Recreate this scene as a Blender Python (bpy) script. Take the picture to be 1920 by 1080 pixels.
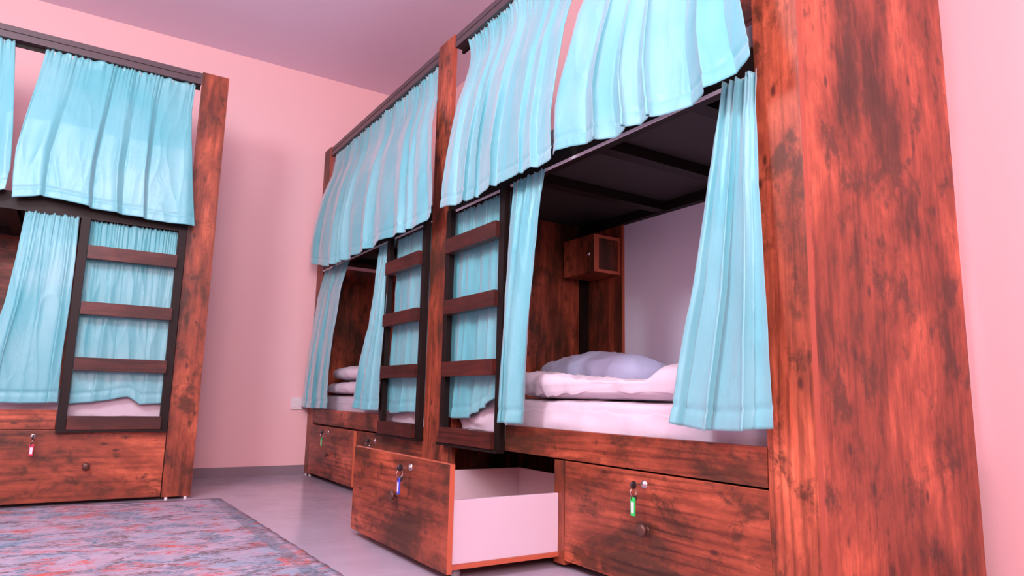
import bpy, bmesh, math, random
from mathutils import Vector, Matrix, noise
for o in list(bpy.data.objects): bpy.data.objects.remove(o)
S = bpy.context.scene; COL = S.collection
PI = math.pi

# ---------------------------------------------------------------- camera
cam = bpy.data.objects.new('camera', bpy.data.cameras.new('camera')); COL.objects.link(cam)
yaw, pit, rol, foc = 0.56988, 0.15914, 0.02187, 1279.15
cam.location = (-1.51732, -5.14299, 0.58618)
fw = Vector((math.sin(yaw)*math.cos(pit), math.cos(yaw)*math.cos(pit), math.sin(pit)))
rt = Vector((math.cos(yaw), -math.sin(yaw), 0)); up = rt.cross(fw)
r2 = math.cos(rol)*rt + math.sin(rol)*up; u2 = -math.sin(rol)*rt + math.cos(rol)*up
cam.rotation_euler = Matrix((r2, u2, -fw)).transposed().to_euler()
cam.data.sensor_width = 36; cam.data.lens = foc*36/1920; cam.data.clip_start = 0.02
S.camera = cam
# ---------------------------------------------------------------- light, exposure
S.view_settings.view_transform = 'Standard'; S.view_settings.look = 'None'
S.view_settings.gamma = 1; S.view_settings.use_curve_mapping = False
S.view_settings.exposure = -0.1
w = bpy.data.worlds.new('world'); S.world = w; w.use_nodes = True
w.node_tree.nodes['Background'].inputs[0].default_value = (.8, .85, 1, 1)
w.node_tree.nodes['Background'].inputs[1].default_value = 0.3
def area(name, loc, aim, sx, sy, power, col):
    l = bpy.data.lights.new(name, 'AREA'); l.shape = 'RECTANGLE'; l.size = sx; l.size_y = sy
    l.energy = power; l.color = col
    o = bpy.data.objects.new(name, l); COL.objects.link(o); o.location = loc
    o.rotation_euler = (Vector(aim)-Vector(loc)).to_track_quat('-Z', 'Y').to_euler(); return o
area('key_area_light', (-2.0, -6.5, 1.95), (-1.0, -1.5, 1.25), 1.5, 1.1, 112, (1, .77, .82))  # unseen pinkish key light placed behind the camera; no window there
def globe(loc, r, power, col):
    l = bpy.data.lights.new('ceiling_lamp_light', 'POINT'); l.energy = power; l.color = col; l.shadow_soft_size = r
    o = bpy.data.objects.new('ceiling_lamp_light', l); COL.objects.link(o); o.location = loc
globe((-2.6, -3.4, 2.55), .30, 190, (.84, .93, 1))
globe((-1.6, -6.0, 2.55), .30, 70, (1, .86, .9))

# ---------------------------------------------------------------- materials
def mat(name, col=(.5,.5,.5), rough=.5, metal=0, spec=.5, sheen=0, coat=0):
    m = bpy.data.materials.new(name); m.use_nodes = True
    b = m.node_tree.nodes['Principled BSDF']
    b.inputs['Base Color'].default_value = (*col, 1); b.inputs['Roughness'].default_value = rough
    b.inputs['Metallic'].default_value = metal; b.inputs['Specular IOR Level'].default_value = spec
    b.inputs['Sheen Weight'].default_value = sheen; b.inputs['Coat Weight'].default_value = coat
    return m
def N(m, t, **k):
    n = m.node_tree.nodes.new(t)
    for a, v in k.items():
        if a.startswith('i_'): n.inputs[a[2:].replace('_', ' ')].default_value = v
        else: setattr(n, a, v)
    return n
def LK(m, a, b): m.node_tree.links.new(a, b)
def coords(m, scale, rnd=True, kind='Object'):
    tc = N(m, 'ShaderNodeTexCoord'); mp = N(m, 'ShaderNodeMapping'); mp.inputs['Scale'].default_value = scale
    if rnd:
        oi = N(m, 'ShaderNodeObjectInfo'); mu = N(m, 'ShaderNodeMath', operation='MULTIPLY'); mu.inputs[1].default_value = 37.
        ad = N(m, 'ShaderNodeVectorMath', operation='ADD')
        LK(m, oi.outputs['Random'], mu.inputs[0]); LK(m, tc.outputs[kind], ad.inputs[0]); LK(m, mu.outputs[0], ad.inputs[1])
        LK(m, ad.outputs[0], mp.inputs['Vector'])
    else: LK(m, tc.outputs[kind], mp.inputs['Vector'])
    return mp.outputs[0]
def tex_noise(m, vec, scale, detail=4, rough=.5, dist=0):
    n = N(m, 'ShaderNodeTexNoise'); n.inputs['Scale'].default_value = scale; n.inputs['Detail'].default_value = detail
    n.inputs['Roughness'].default_value = rough; n.inputs['Distortion'].default_value = dist
    LK(m, vec, n.inputs['Vector']); return n.outputs['Fac']
def ramp(m, fac, stops):
    r = N(m, 'ShaderNodeValToRGB'); e = r.color_ramp.elements
    while len(e) < len(stops): e.new(.5)
    for i, (p, c) in enumerate(stops):
        e[i].position = p; e[i].color = (*c, 1) if len(c) == 3 else c
    LK(m, fac, r.inputs[0]); return r.outputs[0]
def mix(m, fac, a, b, mode='MIX'):
    x = N(m, 'ShaderNodeMix', data_type='RGBA', blend_type=mode)
    if isinstance(fac, float): x.inputs[0].default_value = fac
    else: LK(m, fac, x.inputs[0])
    for s, v in ((6, a), (7, b)):
        if isinstance(v, tuple): x.inputs[s].default_value = (*v, 1)
        else: LK(m, v, x.inputs[s])
    return x.outputs[2]
def bump(m, h, strength, dist=.01):
    b = N(m, 'ShaderNodeBump'); b.inputs['Strength'].default_value = strength; b.inputs['Distance'].default_value = dist
    LK(m, h, b.inputs['Height']); LK(m, b.outputs[0], m.node_tree.nodes['Principled BSDF'].inputs['Normal'])
g = lambda v: (v, v, v)
def wood(name, axis, light=(.57,.13,.063), mid=(.31,.066,.032), dark=(.072,.025,.012), rough=.38):
    m = mat(name, rough=rough, spec=.5); b = m.node_tree.nodes['Principled BSDF']
    st = lambda a, c: tuple(a if i == axis else c for i in range(3))
    big = tex_noise(m, coords(m, st(.55, 1.35)), 3.0, 9, .68, .25)
    c = ramp(m, big, [(.39, dark), (.47, tuple(v*.7 for v in mid)), (.54, mid), (.65, light), (.84, tuple(min(1, v*1.2) for v in light))])
    stz = tex_noise(m, coords(m, st(.04, 1)), 48, 6, .7, .1)
    c = mix(m, .8, c, ramp(m, stz, [(.34, g(.55)), (.5, g(1.0)), (.66, g(1.3))]), 'MULTIPLY')
    bl = tex_noise(m, coords(m, st(.8, 1.2)), 8, 8, .68, .3)
    c = mix(m, ramp(m, bl, [(.53, g(0)), (.63, g(.85))]), c, dark)
    # growth-ring figure
    wv = N(m, 'ShaderNodeTexWave', wave_type='RINGS'); wv.inputs['Scale'].default_value = 5; wv.inputs['Distortion'].default_value = 7
    wv.inputs['Detail'].default_value = 3; wv.inputs['Detail Scale'].default_value = 1.2
    LK(m, coords(m, st(.28, 2.2)), wv.inputs['Vector'])
    msk = ramp(m, tex_noise(m, coords(m, st(.6, 1)), 2.3, 2), [(.45, g(0)), (.6, g(.7))])
    c = mix(m, msk, c, mix(m, 1.0, c, ramp(m, wv.outputs['Fac'], [(0, g(.45)), (.35, g(1)), (1, g(1.08))]), 'MULTIPLY'))
    vo = N(m, 'ShaderNodeTexVoronoi'); vo.inputs['Scale'].default_value = 13; LK(m, coords(m, st(.5, 1.1)), vo.inputs['Vector'])
    c = mix(m, ramp(m, vo.outputs['Distance'], [(.06, g(.85)), (.15, g(0))]), c, (.05, .015, .01))
    LK(m, c, b.inputs['Base Color'])
    b.inputs['Specular IOR Level'].default_value = .4
    rr = ramp(m, big, [(.3, g(rough+.12)), (.7, g(rough-.06))]); LK(m, rr, b.inputs['Roughness'])
    bump(m, stz, .12, .002)
    return m
WX, WY, WZ = wood('rustic_wood_x', 0), wood('rustic_wood_y', 1), wood('rustic_wood_z', 2)
WEDGE = mat('wood_edge_band', (.52, .12, .06), .4)
PEDGE = mat('post_edge_band', (.36, .075, .04), .45)
RUNGX = wood('rung_wood_x', 0, (.10,.018,.012), (.075,.014,.009), (.045,.010,.007), .45)
RUNGY = wood('rung_wood_y', 1, (.10,.018,.012), (.075,.014,.009), (.045,.010,.007), .45)
BLACK = mat('black_steel', (.012, .007, .006), .45, spec=.2)
DSTEEL = mat('dark_brown_rail', (.075, .05, .055), .42)
BOARD = mat('dark_under_board', (.035, .026, .024), .6)
LAM = mat('white_laminate', (.72, .60, .68), .35)
PANEL = mat('lavender_white_panel', (.88, .84, .96), .5)
ALU = mat('aluminium_track', (.95, .88, .92), .3, .1)
SIL = mat('silver_metal', (.6, .57, .55), .22, 1)
PLB = mat('black_plastic', (.02, .018, .02), .35)
BRONZE = mat('knob_wood', (.10, .04, .03), .35, .2)
GREY = mat('grey_caster', (.35, .33, .36), .5)
WPL = mat('white_plastic', (.8, .7, .72), .4)
GREEN = mat('green_plastic', (.03, .62, .12), .35); BLUE = mat('blue_plastic', (.05, .08, .62), .35)
RED = mat('red_plastic', (.75, .02, .08), .35); PAPER = mat('label_paper', (.8, .72, .8), .7)

def cloth_mat(name, col, col2, rough, sheen, wr=.3, weave=420, trans=0.0):
    m = mat(name, col, rough, sheen=sheen, spec=.4); b = m.node_tree.nodes['Principled BSDF']
    b.inputs['Sheen Roughness'].default_value = .45; b.inputs['Sheen Tint'].default_value = (1, .85, .9, 1)
    n = tex_noise(m, coords(m, (1, 1, .55)), 3.0, 3, .5, .4)
    LK(m, mix(m, ramp(m, n, [(.35, g(0)), (.65, g(1))]), col, col2), b.inputs['Base Color'])
    h = tex_noise(m, coords(m, (1, 1, .5)), 14, 4, .55, .8)
    h2 = tex_noise(m, coords(m, (1, 1, 1)), weave, 1, .5)
    a = N(m, 'ShaderNodeMath', operation='MULTIPLY_ADD'); LK(m, h2, a.inputs[0]); a.inputs[1].default_value = .03; LK(m, h, a.inputs[2])
    bump(m, a.outputs[0], wr, .012)
    if trans:
        t = N(m, 'ShaderNodeBsdfTranslucent'); t.inputs[0].default_value = (*col2, 1)
        x = N(m, 'ShaderNodeMixShader'); x.inputs[0].default_value = trans
        out = m.node_tree.nodes['Material Output']
        LK(m, b.outputs[0], x.inputs[1]); LK(m, t.outputs[0], x.inputs[2]); LK(m, x.outputs[0], out.inputs[0])
    return m
AQUA = cloth_mat('aqua_curtain', (.11, .48, .53), (.22, .56, .60), .38, .62, .4, trans=.10)
AQUA.node_tree.nodes['Principled BSDF'].inputs['Coat Weight'].default_value = .35
AQUA.node_tree.nodes['Principled BSDF'].inputs['Coat Roughness'].default_value = .45
SHEET = cloth_mat('white_cotton', (.66, .57, .64), (.69, .60, .67), .8, .2, .35, 600)
SHADEC = cloth_mat('shaded_white_cotton', (.52, .56, .80), (.56, .60, .82), .8, .2, .3, 600)  # white pillow cotton with bluish shade put into its colour

WALL = mat('pink_wall_paint', (.88, .55, .555), .7, spec=.25)
LK(WALL, mix(WALL, .12, (.88, .55, .555), ramp(WALL, tex_noise(WALL, coords(WALL, (1,1,1), False), 1.3, 3), [(.3, (.85,.52,.53)), (.7, (.9,.57,.575))])), WALL.node_tree.nodes['Principled BSDF'].inputs['Base Color'])
bump(WALL, tex_noise(WALL, coords(WALL, (1,1,1), False), 90, 3), .06, .003)
CEIL = mat('ceiling_paint', (.90, .72, .86), .8, spec=.2)
BASE = mat('baseboard_tile', (.25, .19, .22), .3)
FLOOR = mat('floor_tile', (.40, .33, .40), .16)
def floor_nodes(m):
    b = m.node_tree.nodes['Principled BSDF']
    tc = N(m, 'ShaderNodeTexCoord'); mp = N(m, 'ShaderNodeMapping'); mp.inputs['Location'].default_value = (.33, 2.32, 0)
    LK(m, tc.outputs['Object'], mp.inputs[0])
    br = N(m, 'ShaderNodeTexBrick', offset=0.0, squash=1.0); br.inputs['Scale'].default_value = 1; br.inputs['Mortar Size'].default_value = .0022
    br.inputs['Brick Width'].default_value = .6; br.inputs['Row Height'].default_value = .6; br.inputs['Mortar Smooth'].default_value = .3
    LK(m, mp.outputs[0], br.inputs[0])
    n = tex_noise(m, coords(m, (1,1,1), False), 5, 6, .6)
    c = ramp(m, n, [(.3, (.42,.36,.44)), (.7, (.48,.41,.50))])
    LK(m, mix(m, br.outputs['Fac'], c, (.58,.46,.55)), b.inputs['Base Color'])
    LK(m, ramp(m, n, [(.3, g(.13)), (.7, g(.22))]), b.inputs['Roughness'])
floor_nodes(FLOOR)
def rug_mat():
    m = mat('woven_rug', rough=.95, spec=.1); b = m.node_tree.nodes['Principled BSDF']
    v = coords(m, (1,1,1), False)
    streak = tex_noise(m, coords(m, (.35, 1.6, 1), False), 70, 5, .75, .4)
    c = ramp(m, tex_noise(m, coords(m, (.8,1.2,1), False), 3.2, 4, .6), [(.35, (.40,.30,.37)), (.5, (.47,.36,.44)), (.62, (.30,.35,.45))])
    c = mix(m, ramp(m, streak, [(.56, g(0)), (.60, g(.8))]), c, (.20,.19,.25))
    def patch(sc, lo, hi, col, seedshift, fine):
        nonlocal c
        a = tex_noise(m, coords(m, (sc, sc*1.7, 1+seedshift), False), 2.4, 3, .6, .6)
        mp = N(m, 'ShaderNodeMapping'); 
        f = tex_noise(m, coords(m, (.55, 1.6, 1+seedshift*.1), False), fine, 5, .75, .3)
        k = N(m, 'ShaderNodeMath', operation='MULTIPLY')
        LK(m, ramp(m, a, [(lo, g(0)), (hi, g(1))]), k.inputs[0]); LK(m, ramp(m, f, [(.48, g(0)), (.515, g(1))]), k.inputs[1])
        c = mix(m, k.outputs[0], c, col)
    patch(2.2, .50, .56, (.13,.20,.27), 0, 80)
    patch(2.8, .54, .62, (.52,.12,.12), 3.3, 75)
    patch(3.9, .54, .60, (.17,.10,.10), 7.1, 85)
    patch(1.1, .58, .64, (.58,.11,.08), 11.7, 75)
    # darker border stripe along the long right edge
    sx = N(m, 'ShaderNodeSeparateXYZ'); LK(m, v, sx.inputs[0])
    bd = ramp(m, N(m, 'ShaderNodeMath', operation='ABSOLUTE').outputs[0], [(0, g(0)), (1, g(0))])
    ad = N(m, 'ShaderNodeMath', operation='ADD'); LK(m, sx.outputs[0], ad.inputs[0]); ad.inputs[1].default_value = .075
    ab = N(m, 'ShaderNodeMath', operation='ABSOLUTE'); LK(m, ad.outputs[0], ab.inputs[0])
    k2 = N(m, 'ShaderNodeMath', operation='MULTIPLY')
    LK(m, ramp(m, ab.outputs[0], [(.022, g(.8)), (.030, g(0))]), k2.inputs[0])
    LK(m, ramp(m, streak, [(.40, g(0)), (.52, g(.8))]), k2.inputs[1])
    c = mix(m, k2.outputs[0], c, (.13,.15,.19))
    LK(m, c, b.inputs['Base Color']); bump(m, streak, .5, .006)
    return m
RUG = rug_mat()

# ---------------------------------------------------------------- helpers
WLOC = {}
def tag(o, label=None, cat=None, group=None, kind=None):
    for k, v in (('label', label), ('category', cat), ('group', group), ('kind', kind)):
        if v: o[k] = v
    return o
def thing(name, label, cat, loc, group=None):
    o = bpy.data.objects.new(name, None); COL.objects.link(o); o.location = loc; o.empty_display_size = .1
    WLOC[o.name] = Vector(loc)
    if cat: group = group or {'bunk bed':'wooden bunk beds with curtains','key':'keys in the drawer locks'}.get(cat)
    return tag(o, label, cat, group)
def obj(name, bm, m, parent=None, smooth=False, origin=None, bevel=0, solid=0):
    """link a world-space bmesh as one object with its origin at its own base"""
    if bevel:
        bmesh.ops.bevel(bm, geom=list(bm.edges), offset=bevel, segments=2, affect='EDGES', profile=.7)
    vs = [v.co for v in bm.verts]
    if origin is None:
        lo = [min(v[i] for v in vs) for i in range(3)]; hi = [max(v[i] for v in vs) for i in range(3)]
        origin = Vector(((lo[0]+hi[0])/2, (lo[1]+hi[1])/2, lo[2]))
    origin = Vector(origin)
    for v in bm.verts: v.co -= origin
    me = bpy.data.meshes.new(name); bm.to_mesh(me); bm.free()
    for p in me.polygons: p.use_smooth = smooth
    for x in (m if isinstance(m, list) else [m]): me.materials.append(x)
    o = bpy.data.objects.new(name, me); COL.objects.link(o)
    WLOC[o.name] = origin
    if parent: o.parent = parent; o.location = origin - WLOC[parent.name]
    else: o.location = origin
    if solid:
        s = o.modifiers.new('thickness', 'SOLIDIFY'); s.thickness = solid; s.offset = 0
    return o
class Fr:
    """bunk frame: u along the bed, w out of its front, z up"""
    def __init__(s, kind): s.kind = kind
    def P(s, u, w, z):
        return Vector((-w, -u, z)) if s.kind == 'R' else Vector((u, -.917-w, z))
FR, FL = Fr('R'), Fr('L')
def gm(F, d):   # wood whose grain runs along d in the bunk frame
    if d == 'z': return WZ
    return {('R','u'): WY, ('R','w'): WX, ('L','u'): WX, ('L','w'): WY}[(F.kind, d)]
def bx(bm, F, u, w, z):
    a, b = F.P(u[0], w[0], z[0]), F.P(u[1], w[1], z[1])
    lo = Vector([min(a[i], b[i]) for i in range(3)]); hi = Vector([max(a[i], b[i]) for i in range(3)])
    r = bmesh.ops.create_cube(bm, size=1, matrix=Matrix.Translation((lo+hi)/2) @ Matrix.Diagonal((*(hi-lo), 1)))
    return r['verts']
def box(name, F, u, w, z, m, parent=None, bevel=.0015):
    bm = bmesh.new(); bx(bm, F, u, w, z); return obj(name, bm, m, parent, bevel=bevel)
def lathe(bm, base, axis, prof, seg=20):
    """prof: (distance along axis, radius)"""
    axis = Vector(axis).normalized(); q = Vector((0,0,1)).rotation_difference(axis).to_matrix(); rings = []
    for d, r in prof:
        if r < 1e-6: rings.append([bm.verts.new(Vector(base)+axis*d)])
        else: rings.append([bm.verts.new(Vector(base)+q @ Vector((r*math.cos(2*PI*k/seg), r*math.sin(2*PI*k/seg), d))) for k in range(seg)])
    for a, b in zip(rings, rings[1:]):
        for k in range(seg):
            k2 = (k+1) % seg
            if len(a) == 1 and len(b) == 1: continue
            if len(a) == 1: bm.faces.new((a[0], b[k], b[k2]))
            elif len(b) == 1: bm.faces.new((a[k], a[k2], b[0]))
            else: bm.faces.new((a[k], a[k2], b[k2], b[k]))
def torus(bm, c, n, R, r, seg=20, sg=6):
    q = Vector((0,0,1)).rotation_difference(Vector(n)).to_matrix(); vs = []
    for i in range(seg):
        a = 2*PI*i/seg; vs.append([bm.verts.new(Vector(c)+q @ Vector(((R+r*math.cos(2*PI*j/sg))*math.cos(a), (R+r*math.cos(2*PI*j/sg))*math.sin(a), r*math.sin(2*PI*j/sg)))) for j in range(sg)])
    for i in range(seg):
        for j in range(sg): bm.faces.new((vs[i][j], vs[(i+1)%seg][j], vs[(i+1)%seg][(j+1)%sg], vs[i][(j+1)%sg]))

# ---------------------------------------------------------------- room shell
WX1, YB, XL, YF, HC = .90, 0.0, -4.4, -7.4, 3.076
def slab(name, a, b, m):
    bm = bmesh.new(); lo, hi = Vector(a), Vector(b)
    bmesh.ops.create_cube(bm, size=1, matrix=Matrix.Translation((lo+hi)/2) @ Matrix.Diagonal((*(hi-lo), 1)))
    return tag(obj(name, bm, m, origin=(0,0,0)), kind='structure')
slab('floor', (XL-.1, YF-.1, -.1), (WX1+.1, YB+.1, 0), FLOOR)
slab('ceiling', (XL-.1, YF-.1, HC), (WX1+.1, YB+.1, HC+.1), CEIL)
slab('wall_back', (XL-.1, YB, 0), (WX1+.1, YB+.1, HC), WALL)
slab('wall_right', (WX1, YF-.1, 0), (WX1+.1, YB, HC), WALL)
slab('wall_left', (XL-.1, YF-.1, 0), (XL, YB, HC), WALL)
slab('wall_front', (XL, YF-.1, 0), (WX1, YF, HC), WALL)
slab('baseboard_back', (XL, YB-.011, 0), (WX1, YB, .0675), BASE)
slab('baseboard_right', (WX1-.011, YF, 0), (WX1, -4.2, .0675), BASE)

# ---------------------------------------------------------------- bunk pieces
HT, D = 2.463, .88
def post(F, u, par, w0=-.022):
    o = box('post', F, u, (w0, 0), (.014, HT), WZ, par)
    e = u[1] if F.kind == 'R' else u[1]
    tag(box('edge_band', F, (e+.0002, e+.0012), (w0+.001, -.001), (.016, HT-.002), PEDGE, o, 0), 'orange edge band')
    for uu in (u[0]+.025, u[1]-.025):       # little levelling feet
        bm = bmesh.new(); lathe(bm, F.P(uu, -.011, 0), (0,0,1), [(0,0),(0,.008),(.012,.009),(.016,.004),(.016,0)], 12)
        obj('foot', bm, WPL, o, True)
    return o
def ladder(F, u0, u1, par):
    """u0..u1 outer edges of stiles"""
    la = thing('ladder', None, None, F.P((u0+u1)/2, .0, .37)); del_par(la, par)
    st = .042
    for a in (u0, u1-st):
        box('stile', F, (a, a+st), (.002, .030), (.374, 1.488), BLACK, la)
    mt = RUNGY if F.kind == 'R' else RUNGX
    for z0, z1 in ((.376,.444),(.676,.744),(.966,1.034),(1.262,1.334)):
        box('rung', F, (u0+st-.004 if F.kind=='R' else u0+st+.002, u1-st+.006), (.012, .052), (z0, z1), mt, la, .002)
        if z0 < .4: continue
    box('bottom_bar', F, (u0, u1), (.004, .046), (.362, .374), BLACK, la)
    return la
def del_par(o, par):
    wl = WLOC[o.name]; o.parent = par; o.location = wl - WLOC[par.name]
def knob(F, u, w, z, par, m=BRONZE):
    bm = bmesh.new(); ax = F.P(0,1,0)-F.P(0,0,0)
    lathe(bm, F.P(u, w, z), ax, [(0,0),(0,.009),(.006,.0075),(.014,.009),(.018,.0165),(.024,.019),(.029,.0165),(.031,.008),(.031,0)], 24)
    return obj('knob', bm, m, par, True)
def lock(F, u, w, z, par):
    bm = bmesh.new(); ax = F.P(0,1,0)-F.P(0,0,0)
    lathe(bm, F.P(u, w, z), ax, [(0,0),(0,.0125),(.003,.0125),(.0045,.0105),(.0045,.0085),(.008,.008),(.008,0)], 24)
    return obj('lock', bm, SIL, par, True)
def drawer(F, u, z, par, lk, kn, out=0.0, th=.02, name='drawer'):
    dr = thing(name, None, None, F.P((u[0]+u[1])/2, out, z[0])); del_par(dr, par)
    box('front_panel', F, u, (out-th, out), z, gm(F, 'u'), dr, .0012)
    bm = bmesh.new(); bx(bm, F, u, (out-th+.001, out-.001), (z[1]+.0002, z[1]+.0012))
    if F.kind == 'R': bx(bm, F, (u[1]+.0002, u[1]+.0012), (out-th+.001, out-.001), z)
    tag(obj('edge_band', bm, WEDGE, dr), 'orange edge band')
    if lk: lock(F, lk[0], out, lk[1], dr)
    if kn: knob(F, kn[0], out, kn[1], dr)
    return dr
def key(F, u, w, z, m, label, tagged=True, swing=0.0):
    """key standing in a lock with a ring and a coloured tag hanging below"""
    ax = (F.P(0,1,0)-F.P(0,0,0)); ud = (F.P(1,0,0)-F.P(0,0,0)); c = F.P(u, w, z)
    k = thing('key', label, 'key', c)
    bm = bmesh.new()
    bmesh.ops.create_cube(bm, size=1, matrix=Matrix.Translation(c+ax*.016) @ Matrix.Diagonal((.006 if abs(ax.x)<.5 else .018, .006 if abs(ax.y)<.5 else .018, .007, 1)))
    obj('key_blade', bm, SIL, k)
    bm = bmesh.new(); lathe(bm, c+ax*.034+ud*-.0025, ud, [(0,0),(0,.011),(.001,.012),(.004,.012),(.005,.011),(.005,0)], 20)
    obj('key_head', bm, PLB, k, True)
    bm = bmesh.new(); torus(bm, c+ax*.034-Vector((0,0,.021)), ud, .012, .0012)
    obj('key_ring', bm, SIL, k, True)
    bm = bmesh.new(); lathe(bm, c+ax*.030-Vector((0,0,.040))+ud*-.004, ud+ax*.3, [(0,0),(0,.009),(.001,.010),(.003,.010),(.004,.009),(.004,0)], 20)
    obj('spare_key_head', bm, PLB, k, True)
    if tagged:
        L = lambda s0, s1, z0, z1, a0, a1, b: [b.verts.new(c+ax*a+ud*s+Vector((0,0,zz))) for a in (a0,a1) for (s,zz) in ((s0,z1),(s1,z1),(s1*.85,z0),(s0*.85,z0))]
        for nm, mm, (s, z0, z1, a0, a1) in (('tag', m, (.0095, -.090, -.036, .034, .0385)), ('tag_label', PAPER, (.0062, -.082, -.050, .0386, .0392))):
            b = bmesh.new(); v = L(-s, s, z0, z1, a0, a1, b)
            for f in ((0,1,2,3),(7,6,5,4),(0,4,5,1),(1,5,6,2),(2,6,7,3),(3,7,4,0)): b.faces.new([v[i] for i in f])
            bmesh.ops.recalc_face_normals(b, faces=b.faces)
            o = obj(nm, b, mm, k, bevel=.0008 if nm=='tag' else 0)
    return k

def frame_parts(F, par, u0, u1, beams, back_rail=False):
    """steel frame, upper deck, tracks between the two ends"""
    bm = bmesh.new()                          # double section top rail
    bx(bm, F, (u0, u1), (-.062, -.008), (2.428, 2.458)); bx(bm, F, (u0, u1), (-.062, -.016), (2.420, 2.430)); bx(bm, F, (u0, u1), (-.062, -.006), (2.388, 2.421))
    obj('top_rail', bm, DSTEEL, par, bevel=.001)
    box('upper_curtain_track', F, (u0, u1), (-.061, -.048), (2.368, 2.3875), BLACK, par)
    if back_rail: box('back_top_rail', F, (u0, u1), (-D+.06, -D+.10), (2.40, 2.46), BLACK, par)
    if back_rail: box('back_guard_board', F, (u0, u1), (-D+.07, -D+.09), (2.22, 2.395), gm(F,'u'), par)
    box('deck_rail', F, (u0, u1), (-.055, -.001), (1.492, 1.575), BLACK, par)
    bm = bmesh.new(); bx(bm, F, (u0, u1), (-.001, .003), (1.481, 1.4915)); bx(bm, F, (u0, u1), (-.010, -.008), (1.486, 1.4915))
    obj('lower_curtain_track', bm, ALU if F.kind == 'R' else BLACK, par)  # left bunk's track coloured black to stand in for shadow
    box('deck_board', F, (u0, u1), (-D+.02, -.056), (1.548, 1.562), BOARD, par)
    for b in beams: box('deck_beam', F, (b-.03, b+.03), (-D+.02, -.056), (1.503, 1.547), BLACK, par)
    box('back_deck_rail', F, (u0, u1), (-D+.0, -D+.04), (1.50, 1.575), BLACK, par)

# ======================= far right bunk (against the back wall)
A = thing('bunk_bed', 'curtained wooden bunk bed in the far corner, against the back wall behind the open drawer', 'bunk bed', (0.4, -1.08, 0))
post(FR, (.006, .15), A)
CP = post(FR, (1.985, 2.16), A)
frame_parts(FR, A, .15, 1.985, (.5, .95, 1.4, 1.8))
box('bed_board', FR, (.152, 1.46), (-.02, 0), (.374, .476), WY, A)
box('bed_board', FR, (1.46, 1.983), (-.02, 0), (.374, .43), WY, A)
box('headboard', FR, (.012, .03), (-D, -.03), (.37, 1.5465), WZ, A)
box('end_panel', FR, (2.02, 2.04), (-D, -.03), (.02, 1.50), WZ, A)
box('drawer_divider', FR, (1.05, 1.068), (-D+.1, -.022), (.02, .366), WZ, A)
ladder(FR, 1.462, 1.984, A)
dA1 = drawer(FR, (.157, 1.045), (.03, .362), A, (.559, .331), (.588, .187), out=.016)
dA2 = drawer(FR, (1.062, 1.98), (.03, .362), A, (1.352, .325), (1.38, .187), out=0)

# ======================= near right bunk
B = thing('bunk_bed', 'largest curtained wooden bunk bed, nearest the camera, with one drawer pulled out', 'bunk bed', (0.4, -3.1, 0))
frame_parts(FR, B, 2.164, 3.996, (2.80, 3.27, 3.735), True)
post(FR, (4.0, 4.1365), B)
box('end_panel', FR, (4.106, 4.134), (-.802, -.0225), (.014, HT), WZ, B)
box('base_stile', FR, (2.164, 2.29), (-.02, -.001), (.014, .3725), WZ, B)
box('base_stile', FR, (3.088, 3.148), (-.02, 0), (.014, .368), WZ, B)
box('base_divider', FR, (3.138, 3.15), (-D+.1, -.021), (.014, .366), WZ, B)
box('bed_board', FR, (2.752, 3.998), (-.02, .003), (.3735, .475), WY, B)
box('bed_base_board', FR, (2.20, 4.10), (-D+.02, -.022), (.375, .40), BOARD, B)
box('base_back', FR, (2.18, 4.10), (-D+.08, -D+.09), (.02, .37), BOARD, B)
box('headboard', FR, (2.164, 2.178), (-D+.0165, -.057), (.402, 1.5465), WZ, B)
box('corner_board', FR, (2.18, 2.49), (-D, -D+.016), (.402, 1.55), WZ, B)
o = box('corner_board_edge', FR, (2.491, 2.503), (-D, -D+.018), (.402, 1.55), WEDGE, B)
box('corner_post', FR, (2.181, 2.22), (-D+.0165, -D+.055), (.402, 1.546), BLACK, B)
box('back_panel', FR, (2.505, 4.10), (-D, -D+.010), (.402, 1.498), PANEL, B, 0)
ladder(FR, 2.212, 2.750, B)
dB2 = drawer(FR, (3.151, 3.997), (.03, .366), B, (3.551, .332), (3.561, .201))
# pulled out drawer
OUT = .45
dO = drawer(FR, (2.255, 3.128), (.028, .366), B, (2.829, .331), (2.723, .221), out=OUT)
for nm, u, ww, z in (('side_panel', (3.098, 3.112), (-.38, OUT-.0205), (.052, .252)), ('side_panel', (2.285, 2.299), (-.38, OUT-.0205), (.052, .252)),
                     ('back_panel', (2.30, 3.097), (-.38, -.366), (.052, .252))):
    o = box(nm, FR, u, ww, z, LAM, dO)
o = box('bottom_panel', FR, (2.280, 3.117), (-.382, OUT-.0205), (.036, .0515), WEDGE, dO)
for u in (2.33, 3.07):
    for ww in (-.34, OUT-.065):
        bm = bmesh.new(); lathe(bm, FR.P(u-.008, ww, .0145), (0,-1,0), [(0,0),(0,.014),(.016,.014),(.016,0)], 20)
        bx(bm, FR, (u-.012, u+.012), (ww-.008, ww+.008), (.026, .0358))
        obj('caster', bm, GREY, dO, True)

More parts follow.
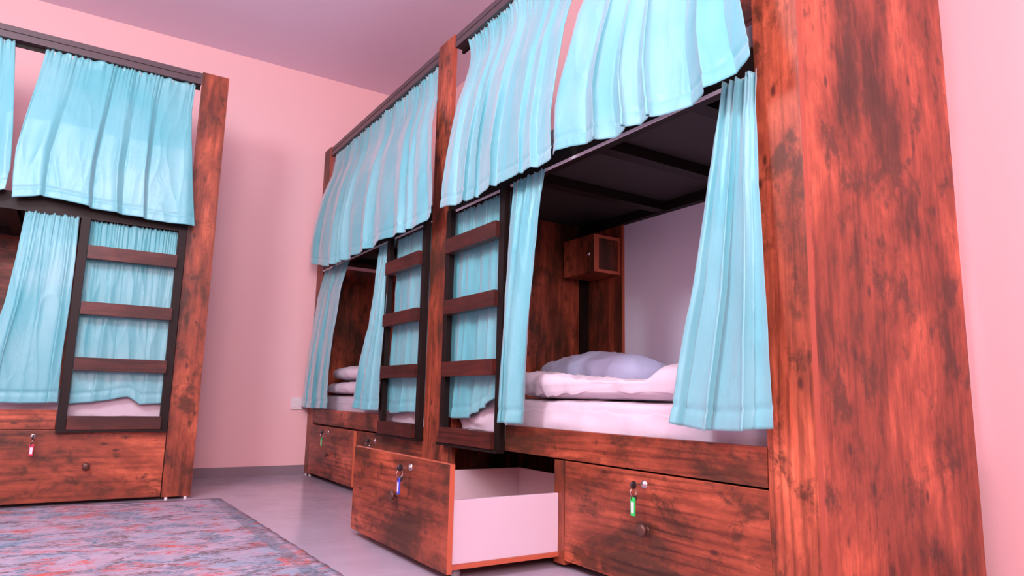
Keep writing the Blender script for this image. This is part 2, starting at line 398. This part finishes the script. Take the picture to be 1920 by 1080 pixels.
# ======================= left bunk
Lb = thing('bunk_bed', 'curtained wooden bunk bed cut by the left edge, behind the patterned rug', 'bunk bed', (-2.0, -.46, 0))
post(FL, (-1.03, -.884), Lb)
post(FL, (-3.05, -2.90), Lb)
frame_parts(FL, Lb, -2.898, -1.032, (-2.65, -2.25, -1.865, -1.4))
box('bed_board', FL, (-2.898, -1.548), (-.02, 0), (.3765, .475), WX, Lb)
box('bed_board', FL, (-1.546, -1.033), (-.02, 0), (.3765, .43), WX, Lb)
box('end_panel', FL, (-.925, -.905), (-D, -.024), (.014, 1.50), WZ, Lb)
box('end_panel', FL, (-3.03, -3.01), (-D, -.024), (.014, 1.50), WZ, Lb)
box('back_panel', FL, (-3.0, -.93), (-D-.012, -D-.001), (.40, 1.5), WX, Lb)
ladder(FL, -1.545, -1.036, Lb)
dL1 = drawer(FL, (-1.96, -1.035), (.018, .371), Lb, (-1.634, .342), (-1.394, .190))
dL2 = drawer(FL, (-2.895, -1.964), (.018, .371), Lb, (-2.43, .342), (-2.43, .190))

# keys
key(FR, 3.548, .008, .332, GREEN, 'key with a bright green tag in the lock of the nearest closed drawer')
key(FR, 2.829, OUT+.008, .331, BLUE, 'key with a blue tag hanging on the front of the pulled out drawer')
key(FL, -1.634, .008, .342, RED, 'key with a red tag in the drawer lock of the left bunk')
key(FR, .559, .024, .331, GREEN, 'key with a small dull green tag in the farthest drawer, by the back wall')
key(FR, 1.352, .008, .325, PLB, 'key with black heads just above the top edge of the pulled out drawer', tagged=False)

# ---------------------------------------------------------------- corner cabinet
cab = thing('wall_cabinet', 'small dark wooden box cabinet with orange edges in the corner above the near lower bed', 'cabinet', FR.P(2.34, -.78, 1.233))
c0, c1, z0, z1 = 2.23, 2.478, 1.233, 1.43
wi, wo = -D+.018, -.70
for nm, u, ww, z, m in (('body', None, None, None, None),):
    bm = bmesh.new()
    bx(bm, FR, (c0, c1), (wi, wo), (z0, z0+.014)); bx(bm, FR, (c0, c1), (wi, wo), (z1-.014, z1))
    bx(bm, FR, (c0, c0+.014), (wi, wo), (z0+.0145, z1-.0145)); bx(bm, FR, (c0+.0145, c1), (wi, wi+.012), (z0+.0145, z1-.0145)); bx(bm, FR, (c0+.0145, c1), (wo-.014, wo), (z0+.0145, z1-.0145))
    obj('body', bm, WY, cab)
bm = bmesh.new(); fr = .016
bx(bm, FR, (c1+.0005, c1+.003), (wi, wo), (z0, z0+fr)); bx(bm, FR, (c1+.0005, c1+.003), (wi, wo), (z1-fr, z1))
bx(bm, FR, (c1+.0005, c1+.003), (wi, wi+fr), (z0+fr, z1-fr)); bx(bm, FR, (c1+.0005, c1+.003), (wo-fr, wo), (z0+fr, z1-fr))
tag(obj('edge_frame', bm, WEDGE, cab), 'orange edging')
box('inset_panel', FR, (c1-.010, c1-.003), (wi+.0125, wo-.0145), (z0+.015, z1-.015), WZ, cab, 0)
dd = thing('door', None, None, FR.P((c0+c1)/2, wo+.01, z0)); del_par(dd, cab)
box('door_panel', FR, (c0, c1+.004), (wo+.004, wo+.018), (z0, z1), WZ, dd)
tag(box('door_edge', FR, (c1+.0045, c1+.0065), (wo+.004, wo+.018), (z0, z1), WEDGE, dd, 0), 'orange edge band')
lock(FR, c1-.04, wo+.018, (z0+z1)/2, dd)

# ---------------------------------------------------------------- bedding
def grid_bm(nu, nv, fn, closed=False):
    bm = bmesh.new(); V = [[bm.verts.new(fn(i/nu, j/nv)) for j in range(nv+1)] for i in range(nu+1)]
    for i in range(nu):
        for j in range(nv): bm.faces.new((V[i][j], V[i+1][j], V[i+1][j+1], V[i][j+1]))
    return bm
def sgn(x): return -1 if x < 0 else 1
def soft(name, F, u, w, z, m, seed=0, pw=5, amp=.006, fine=.003, label=None, cat=None, parent=None, group=None, top=None, tex=(1,1,1)):
    """rounded soft slab: a superellipsoid skin with cloth wrinkles"""
    cu, cw, cz = (u[0]+u[1])/2, (w[0]+w[1])/2, (z[0]+z[1])/2; hu, hw, hz = (u[1]-u[0])/2, (w[1]-w[0])/2, (z[1]-z[0])/2
    bm = bmesh.new(); bmesh.ops.create_cube(bm, size=2)
    bmesh.ops.subdivide_edges(bm, edges=list(bm.edges), cuts=38, use_grid_fill=True)
    off = Vector((seed*3.7, seed*1.3, seed))
    for v in bm.verts:
        p = v.co.copy(); n = (abs(p.x)**pw+abs(p.y)**pw+abs(p.z)**pw)**(1/pw); q = p/n
        uu, ww, zz = cu+q.x*hu, cw+q.y*hw, cz+q.z*hz
        if top and q.z > -.2: zz = cz + (top((uu-u[0])/(u[1]-u[0]), (ww-w[0])/(w[1]-w[0]))*(z[1]-z[0])+z[0]-cz)*max(0, min(1, (q.z+.2)/1.2))
        s = Vector((uu*tex[0]*4, ww*tex[1]*4, zz*tex[2]*5))+off
        d = noise.noise(s)*amp*2 + (1-abs(noise.noise(s*2.3+Vector((9,2,4)))))**3*fine*2
        nd = Vector((q.x/hu, q.y/hw, q.z/hz)).normalized()
        if q.z < -.5: d *= .2
        if cat == 'mattress' and q.z > .5: d *= .25
        v.co = F.P(uu+nd.x*d, ww+nd.y*d, max(zz+nd.z*d, z[0]))
    o = obj(name, bm, m, parent, True)
    if label: tag(o, label, cat, group or {'mattress':'sheeted mattresses','pillow':'pillows on the lower beds','duvet':'folded duvets on the lower beds'}.get(cat))
    return o
soft('mattress', FR, (2.20, 4.08), (-D+.03, -.058), (.402, .578), SHEET, 1, 14, .005, .011, 'white sheeted mattress on the near lower bed, above the pulled out drawer', 'mattress', tex=(1.4,1,-.9))
soft('mattress', FR, (.05, 1.98), (-D+.03, -.058), (.402, .575), SHEET, 2, 14, .004, .004, 'white sheeted mattress on the far lower bed next to the back wall', 'mattress')
soft('mattress', FL, (-2.88, -.94), (-D+.03, -.058), (.402, .575), SHEET, 3, 14, .004, .004, 'white sheeted mattress low on the left bunk behind its ladder', 'mattress')
for F, u, lb, sd in ((FR, (2.20, 4.08), 'pale mattress of the near upper bed, glimpsed through the gap between its curtains', 4),):
    soft('mattress', F, u, (-D+.03, -.07), (1.577, 1.70), SHEET, sd, 14, .004, .004, lb, 'mattress')
def duv(s, t):
    pts = [(0, .90), (.10, 1.0), (.28, .78), (.42, .68), (.5, .74), (.62, .66), (.72, .60), (.80, 1.0), (.88, 1.15), (.95, 1.1), (1, .8)]
    for (a, x), (b, y) in zip(pts, pts[1:]):
        if s <= b:
            k = (s-a)/(b-a); k = k*k*(3-2*k); return (x+(y-x)*k)*(.72+.28*t)
    return .6
soft('duvet', FR, (2.66, 3.80), (-.41, -.05), (.586, .690), SHEET, 6, 4, .010, .011, 'crumpled white duvet folded along the front of the near lower bed', 'duvet', top=duv, tex=(1,1,.6))
soft('pillow', FR, (2.20, 3.02), (-.84, -.43), (.586, .80), SHADEC, 7, 2.3, .008, .005, 'shade-tinted white pillow in the shaded back corner of the near lower bed', 'pillow')
soft('duvet', FR, (.16, 1.15), (-.55, -.03), (.584, .655), SHEET, 8, 4, .006, .006, 'folded pink white duvet beneath the pillow on the far lower bed', 'duvet')
soft('pillow', FR, (.18, .98), (-.56, -.045), (.672, .775), SHEET, 9, 2.6, .005, .004, 'plump white pillow on top of the duvet of the far lower bed', 'pillow')

# ---------------------------------------------------------------- curtains
def lerp(a, b, t): return a+(b-a)*t
def pl(pts, s):
    if s <= pts[0][0]: return pts[0][1:]
    for p, q in zip(pts, pts[1:]):
        if s <= q[0]:
            k = (s-p[0])/max(1e-6, q[0]-p[0]); return tuple(a+(b-a)*k for a, b in zip(p[1:], q[1:]))
    return pts[-1][1:]
def sm(x): x = max(0, min(1, x)); return x*x*(3-2*x)
def curtain(F, label, cat, rows, z_top, hem, w_prof, folds, amp, gather=26, gamp=.006, seed=0, group=None, bow=None, ns=220, nt=110, hooks=None, hem_h=.05, taper=0.35, ulim=None):
    """rows: (t, u_left, u_right); hem: (s, z) bottom line; w_prof: (t, w)"""
    rnd = random.Random(seed); ph = [rnd.uniform(0, 2*PI) for _ in range(8)]
    jit = [rnd.uniform(-.35, .35) for _ in range(60)]
    zb_mid = sum(h[1] for h in hem)/len(hem)
    def fn(s, t):
        uL, uR = pl(rows, t); zb = pl(hem, s)[0]
        # irregular fold spacing
        s2 = s + .035*math.sin(2*PI*s*1.7+ph[0]) + .018*math.sin(2*PI*s*3.9+ph[1]+1.3*t)
        a = 2*PI*folds*s2 + ph[2] + .5*math.sin(3*t+ph[3])
        big = math.sin(a)*.62 + math.sin(a*.53+ph[4]+.8*t)*.45 + math.sin(a*1.9+ph[5])*.20*(1-.4*t)
        rid = 1.7*abs(math.sin(a*.5+ph[6]))**.65 - 1.0       # round ridges, narrow valleys
        big = .55*big + .62*rid
        env = lerp(taper, 1, sm(t*1.15)) * (1-.25*math.cos(2*PI*s))
        top = sm(1-t/.20); up2 = sm(1-t/.5)
        gs = 2*PI*gather*(s2+.012*math.sin(9*s+ph[6]))
        hi = (math.sin(gs)*.7+math.sin(gs*1.63+ph[7])*.5)
        wv = pl(w_prof, t)[0] + amp*env*big + gamp*hi*(.55*top+.25*up2)
        u = lerp(uL, uR, s) + amp*(.55+.35*t)*env*math.cos(a)*(math.sin(PI*s)**.5) 
        z = lerp(z_top, zb, t)
        # creases hanging from the gathered heading, cloth wrinkles
        q = Vector((u*7, z*1.6, seed*5.1))
        wv += noise.noise(q)*.006*sm(t*3) + (1-abs(noise.noise(q*2.1+Vector((3,1,7)))))**4*.0035
        th = 1-hem_h/max(.1, z_top-zb_mid)
        wv += -.0045*math.exp(-((t-th)/.008)**2)
        if t < .012: wv += .004*math.sin(gs*.5)
        z += .004*math.sin(gs)*top*(1-sm(t*20))
        if bow: wv += bow(s, t)
        if ulim: u = max(ulim[0], min(ulim[1], u))
        return F.P(u, wv, z)
    bm = grid_bm(ns, nt, fn)
    o = obj('curtain', bm, AQUA, None, True, solid=.0016)
    tag(o, label, cat, group or 'aqua curtains on the bunk beds')
    if hooks:
        uL, uR = rows[0][1:]
        for k in range(hooks):
            s = (k+.5)/hooks; u = lerp(uL, uR, s); c = F.P(u, hookw(F), z_top-.012)
            b2 = bmesh.new(); torus(b2, c, F.P(1,0,0)-F.P(0,0,0), .010, .0016, 12, 5)
            obj('hook', b2, WPL, o, True)
    return o
def hookw(F): return -.034
Cc = 'curtain'
# upper curtains of the right row
curtain(FR, 'wide gathered aqua curtain over the far upper bed, flaring out at its lower left', Cc,
        [(0, .20, 1.96), (.3, .13, 2.0), (.6, .075, 2.09), (.85, .10, 2.17), (1, .16, 2.20)], 2.384,
        [(0, 1.535), (.08, 1.50), (.2, 1.452), (.35, 1.44), (.5, 1.437), (.65, 1.45), (.8, 1.445), (.92, 1.44), (1, 1.47)],
        [(0, -.030), (.06, -.030), (.18, -.02), (.4, .035), (.7, .075), (1, .10)], 11, .020, 60, .006, 11, hooks=16, ulim=(.06, 2.23))
curtain(FR, 'pale aqua curtain on the near upper bed, between centre post and open gap', Cc,
        [(0, 2.27, 3.17), (.12, 2.31, 3.19), (.3, 2.32, 3.185), (.55, 2.29, 3.175), (.8, 2.28, 3.17), (1, 2.285, 3.20)], 2.384,
        [(0, 1.475), (.2, 1.455), (.4, 1.448), (.6, 1.462), (.8, 1.458), (1, 1.452)],
        [(0, -.030), (.06, -.030), (.18, -.015), (.4, .04), (.7, .08), (1, .105)], 6.5, .024, 34, .006, 12, hooks=9)
curtain(FR, 'broad pale aqua curtain on the near upper bed, right of the open gap', Cc,
        [(0, 3.36, 3.93), (.12, 3.36, 3.965), (.35, 3.28, 4.01), (.6, 3.23, 4.03), (.8, 3.20, 4.055), (1, 3.22, 4.095)], 2.384,
        [(0, 1.462), (.15, 1.455), (.3, 1.435), (.5, 1.43), (.7, 1.42), (.88, 1.43), (1, 1.465)],
        [(0, -.030), (.06, -.030), (.18, -.012), (.4, .055), (.7, .10), (1, .125)], 5.5, .027, 30, .006, 13, hooks=9)
# lower curtains of the right row
curtain(FR, 'aqua curtain at the far left of the far lower bed, nearest the wall socket', Cc,
        [(0, .20, .72), (.25, .155, .68), (.5, .11, .62), (.75, .06, .60), (1, .025, .63)], 1.485,
        [(0, .487), (.5, .482), (1, .489)], [(0, -.006), (.2, .03), (.6, .05), (1, .06)], 3.2, .026, 22, .005, 21, ulim=(.018, 1.0), ns=130)
curtain(FR, 'aqua curtain tied back beside the left stile of the far ladder', Cc,
        [(0, 1.27, 1.50), (.25, 1.29, 1.49), (.5, 1.27, 1.49), (.75, 1.17, 1.49), (1, 1.10, 1.50)], 1.485,
        [(0, .503), (.5, .495), (1, .50)], [(0, -.006), (.2, .02), (.6, .04), (1, .05)], 3.0, .016, 14, .005, 22, ns=110, ulim=(1.0, 1.52))
curtain(FR, 'aqua curtain drawn straight behind the far ladder', Cc,
        [(0, 1.50, 1.975), (.5, 1.49, 1.965), (.8, 1.45, 1.965), (1, 1.40, 1.965)], 1.478,
        [(0, .505), (.3, .485), (.6, .50), (1, .50)], [(0, -.022), (.5, -.022), (.85, -.018), (1, -.014)], 5.5, .010, 26, .005, 23, ns=140)
curtain(FR, 'aqua curtain drawn straight behind the near ladder', Cc,
        [(0, 2.21, 2.72), (.5, 2.20, 2.70), (.85, 2.18, 2.70), (1, 2.165, 2.64)], 1.478,
        [(0, .49), (.25, .485), (.5, .49), (.7, .52), (1, .58)], [(0, -.022), (.5, -.022), (.85, -.018), (1, -.014)], 5.5, .010, 28, .005, 24, ns=150)
curtain(FR, 'narrow aqua curtain gathered just right of the near ladder', Cc,
        [(0, 2.80, 3.02), (.3, 2.80, 3.01), (.6, 2.78, 2.985), (1, 2.765, 2.965)], 1.485,
        [(0, .486), (1, .488)], [(0, .012), (.2, .035), (.6, .05), (1, .062)], 2.4, .022, 9, .005, 25, ns=100)
curtain(FR, 'aqua curtain hanging in deep folds at the near end of the near lower bed', Cc,
        [(0, 3.915, 4.03), (.1, 3.905, 4.03), (.35, 3.865, 4.035), (.6, 3.83, 4.045), (.75, 3.79, 4.055), (1, 3.74, 4.065)], 1.485,
        [(0, .525), (.3, .508), (.6, .512), (1, .525)], [(0, .022), (.12, .035), (.6, .05), (1, .062)], 2.6, .030, 5, .008, 26, ns=120)
# left bunk
curtain(FL, 'wide aqua curtain over the upper bed of the left bunk, right of its narrow gap', Cc,
        [(0, -1.80, -1.06), (.2, -1.815, -1.068), (.4, -1.835, -1.06), (.7, -1.862, -1.035), (.85, -1.86, -1.02), (1, -1.85, -1.005)], 2.384,
        [(0, 1.525), (.15, 1.555), (.35, 1.535), (.5, 1.522), (.7, 1.512), (.85, 1.505), (1, 1.508)],
        [(0, -.030), (.06, -.030), (.18, -.015), (.5, .045), (1, .075)], 5.2, .018, 26, .006, 31, hooks=9)
curtain(FL, 'aqua curtain on the left bunk cut off by the left edge of the view', Cc,
        [(0, -2.75, -1.935), (.3, -2.76, -1.91), (.6, -2.76, -1.885), (.85, -2.76, -1.872), (1, -2.76, -1.88)], 2.384,
        [(0, 1.52), (.9, 1.525), (1, 1.56)],
        [(0, -.030), (.06, -.030), (.18, -.015), (.5, .040), (1, .065)], 5, .018, 24, .006, 32, hooks=9)
curtain(FL, 'aqua curtain gathered left of the ladder of the left bunk', Cc,
        [(0, -1.79, -1.555), (.25, -1.80, -1.55), (.5, -1.82, -1.55), (.75, -1.86, -1.555), (1, -1.885, -1.55)], 1.485,
        [(0, .515), (.5, .505), (1, .512)], [(0, -.006), (.2, .03), (.6, .045), (1, .055)], 2.8, .026, 12, .006, 33, ns=120)
curtain(FL, 'aqua curtain drawn straight behind the ladder of the left bunk', Cc,
        [(0, -1.54, -1.045), (.5, -1.53, -1.05), (1, -1.55, -1.045)], 1.478,
        [(0, .50), (.3, .515), (.62, .545), (.72, .505), (1, .515)], [(0, -.022), (.5, -.022), (.85, -.018), (1, -.014)], 4.6, .010, 24, .005, 34, ns=150)

# ---------------------------------------------------------------- rug and outlet
def rugfn(s, t):
    a, b, c, d = Vector((-3.2,-.93)), Vector((-.762,-1.10)), Vector((-3.2,-4.1)), Vector((-.69,-4.1))
    p = a.lerp(b, s).lerp(c.lerp(d, s), t)
    e = min(s, 1-s)*2.4 + 0; 
    return Vector((p.x+.003*math.sin(t*160), p.y+.003*math.sin(s*130), .009+.0012*math.sin(s*37)*math.sin(t*51)))
bm = grid_bm(80, 80, rugfn)
o = obj('rug', bm, RUG, None, True, origin=(-.72, -1.1, .001))
sd = o.modifiers.new('thickness', 'SOLIDIFY'); sd.thickness = .008; sd.offset = -1
tag(o, 'faded mauve, grey blue and red patterned rug on the tiled floor', 'rug')
ou = thing('power_outlet', 'small pale wall socket plate low on the back wall beside the far bunk', 'socket', (-.085, -.0005, .465))
bm = bmesh.new(); bmesh.ops.create_cube(bm, size=1, matrix=Matrix.Translation((-.085,-.006,.509)) @ Matrix.Diagonal((.085,.010,.088,1)))
obj('cover_plate', bm, WPL, ou, bevel=.002)
bm = bmesh.new(); bmesh.ops.create_cube(bm, size=1, matrix=Matrix.Translation((-.092,-.0125,.509)) @ Matrix.Diagonal((.045,.003,.06,1)))
obj('socket_insert', bm, WPL, ou, bevel=.001)
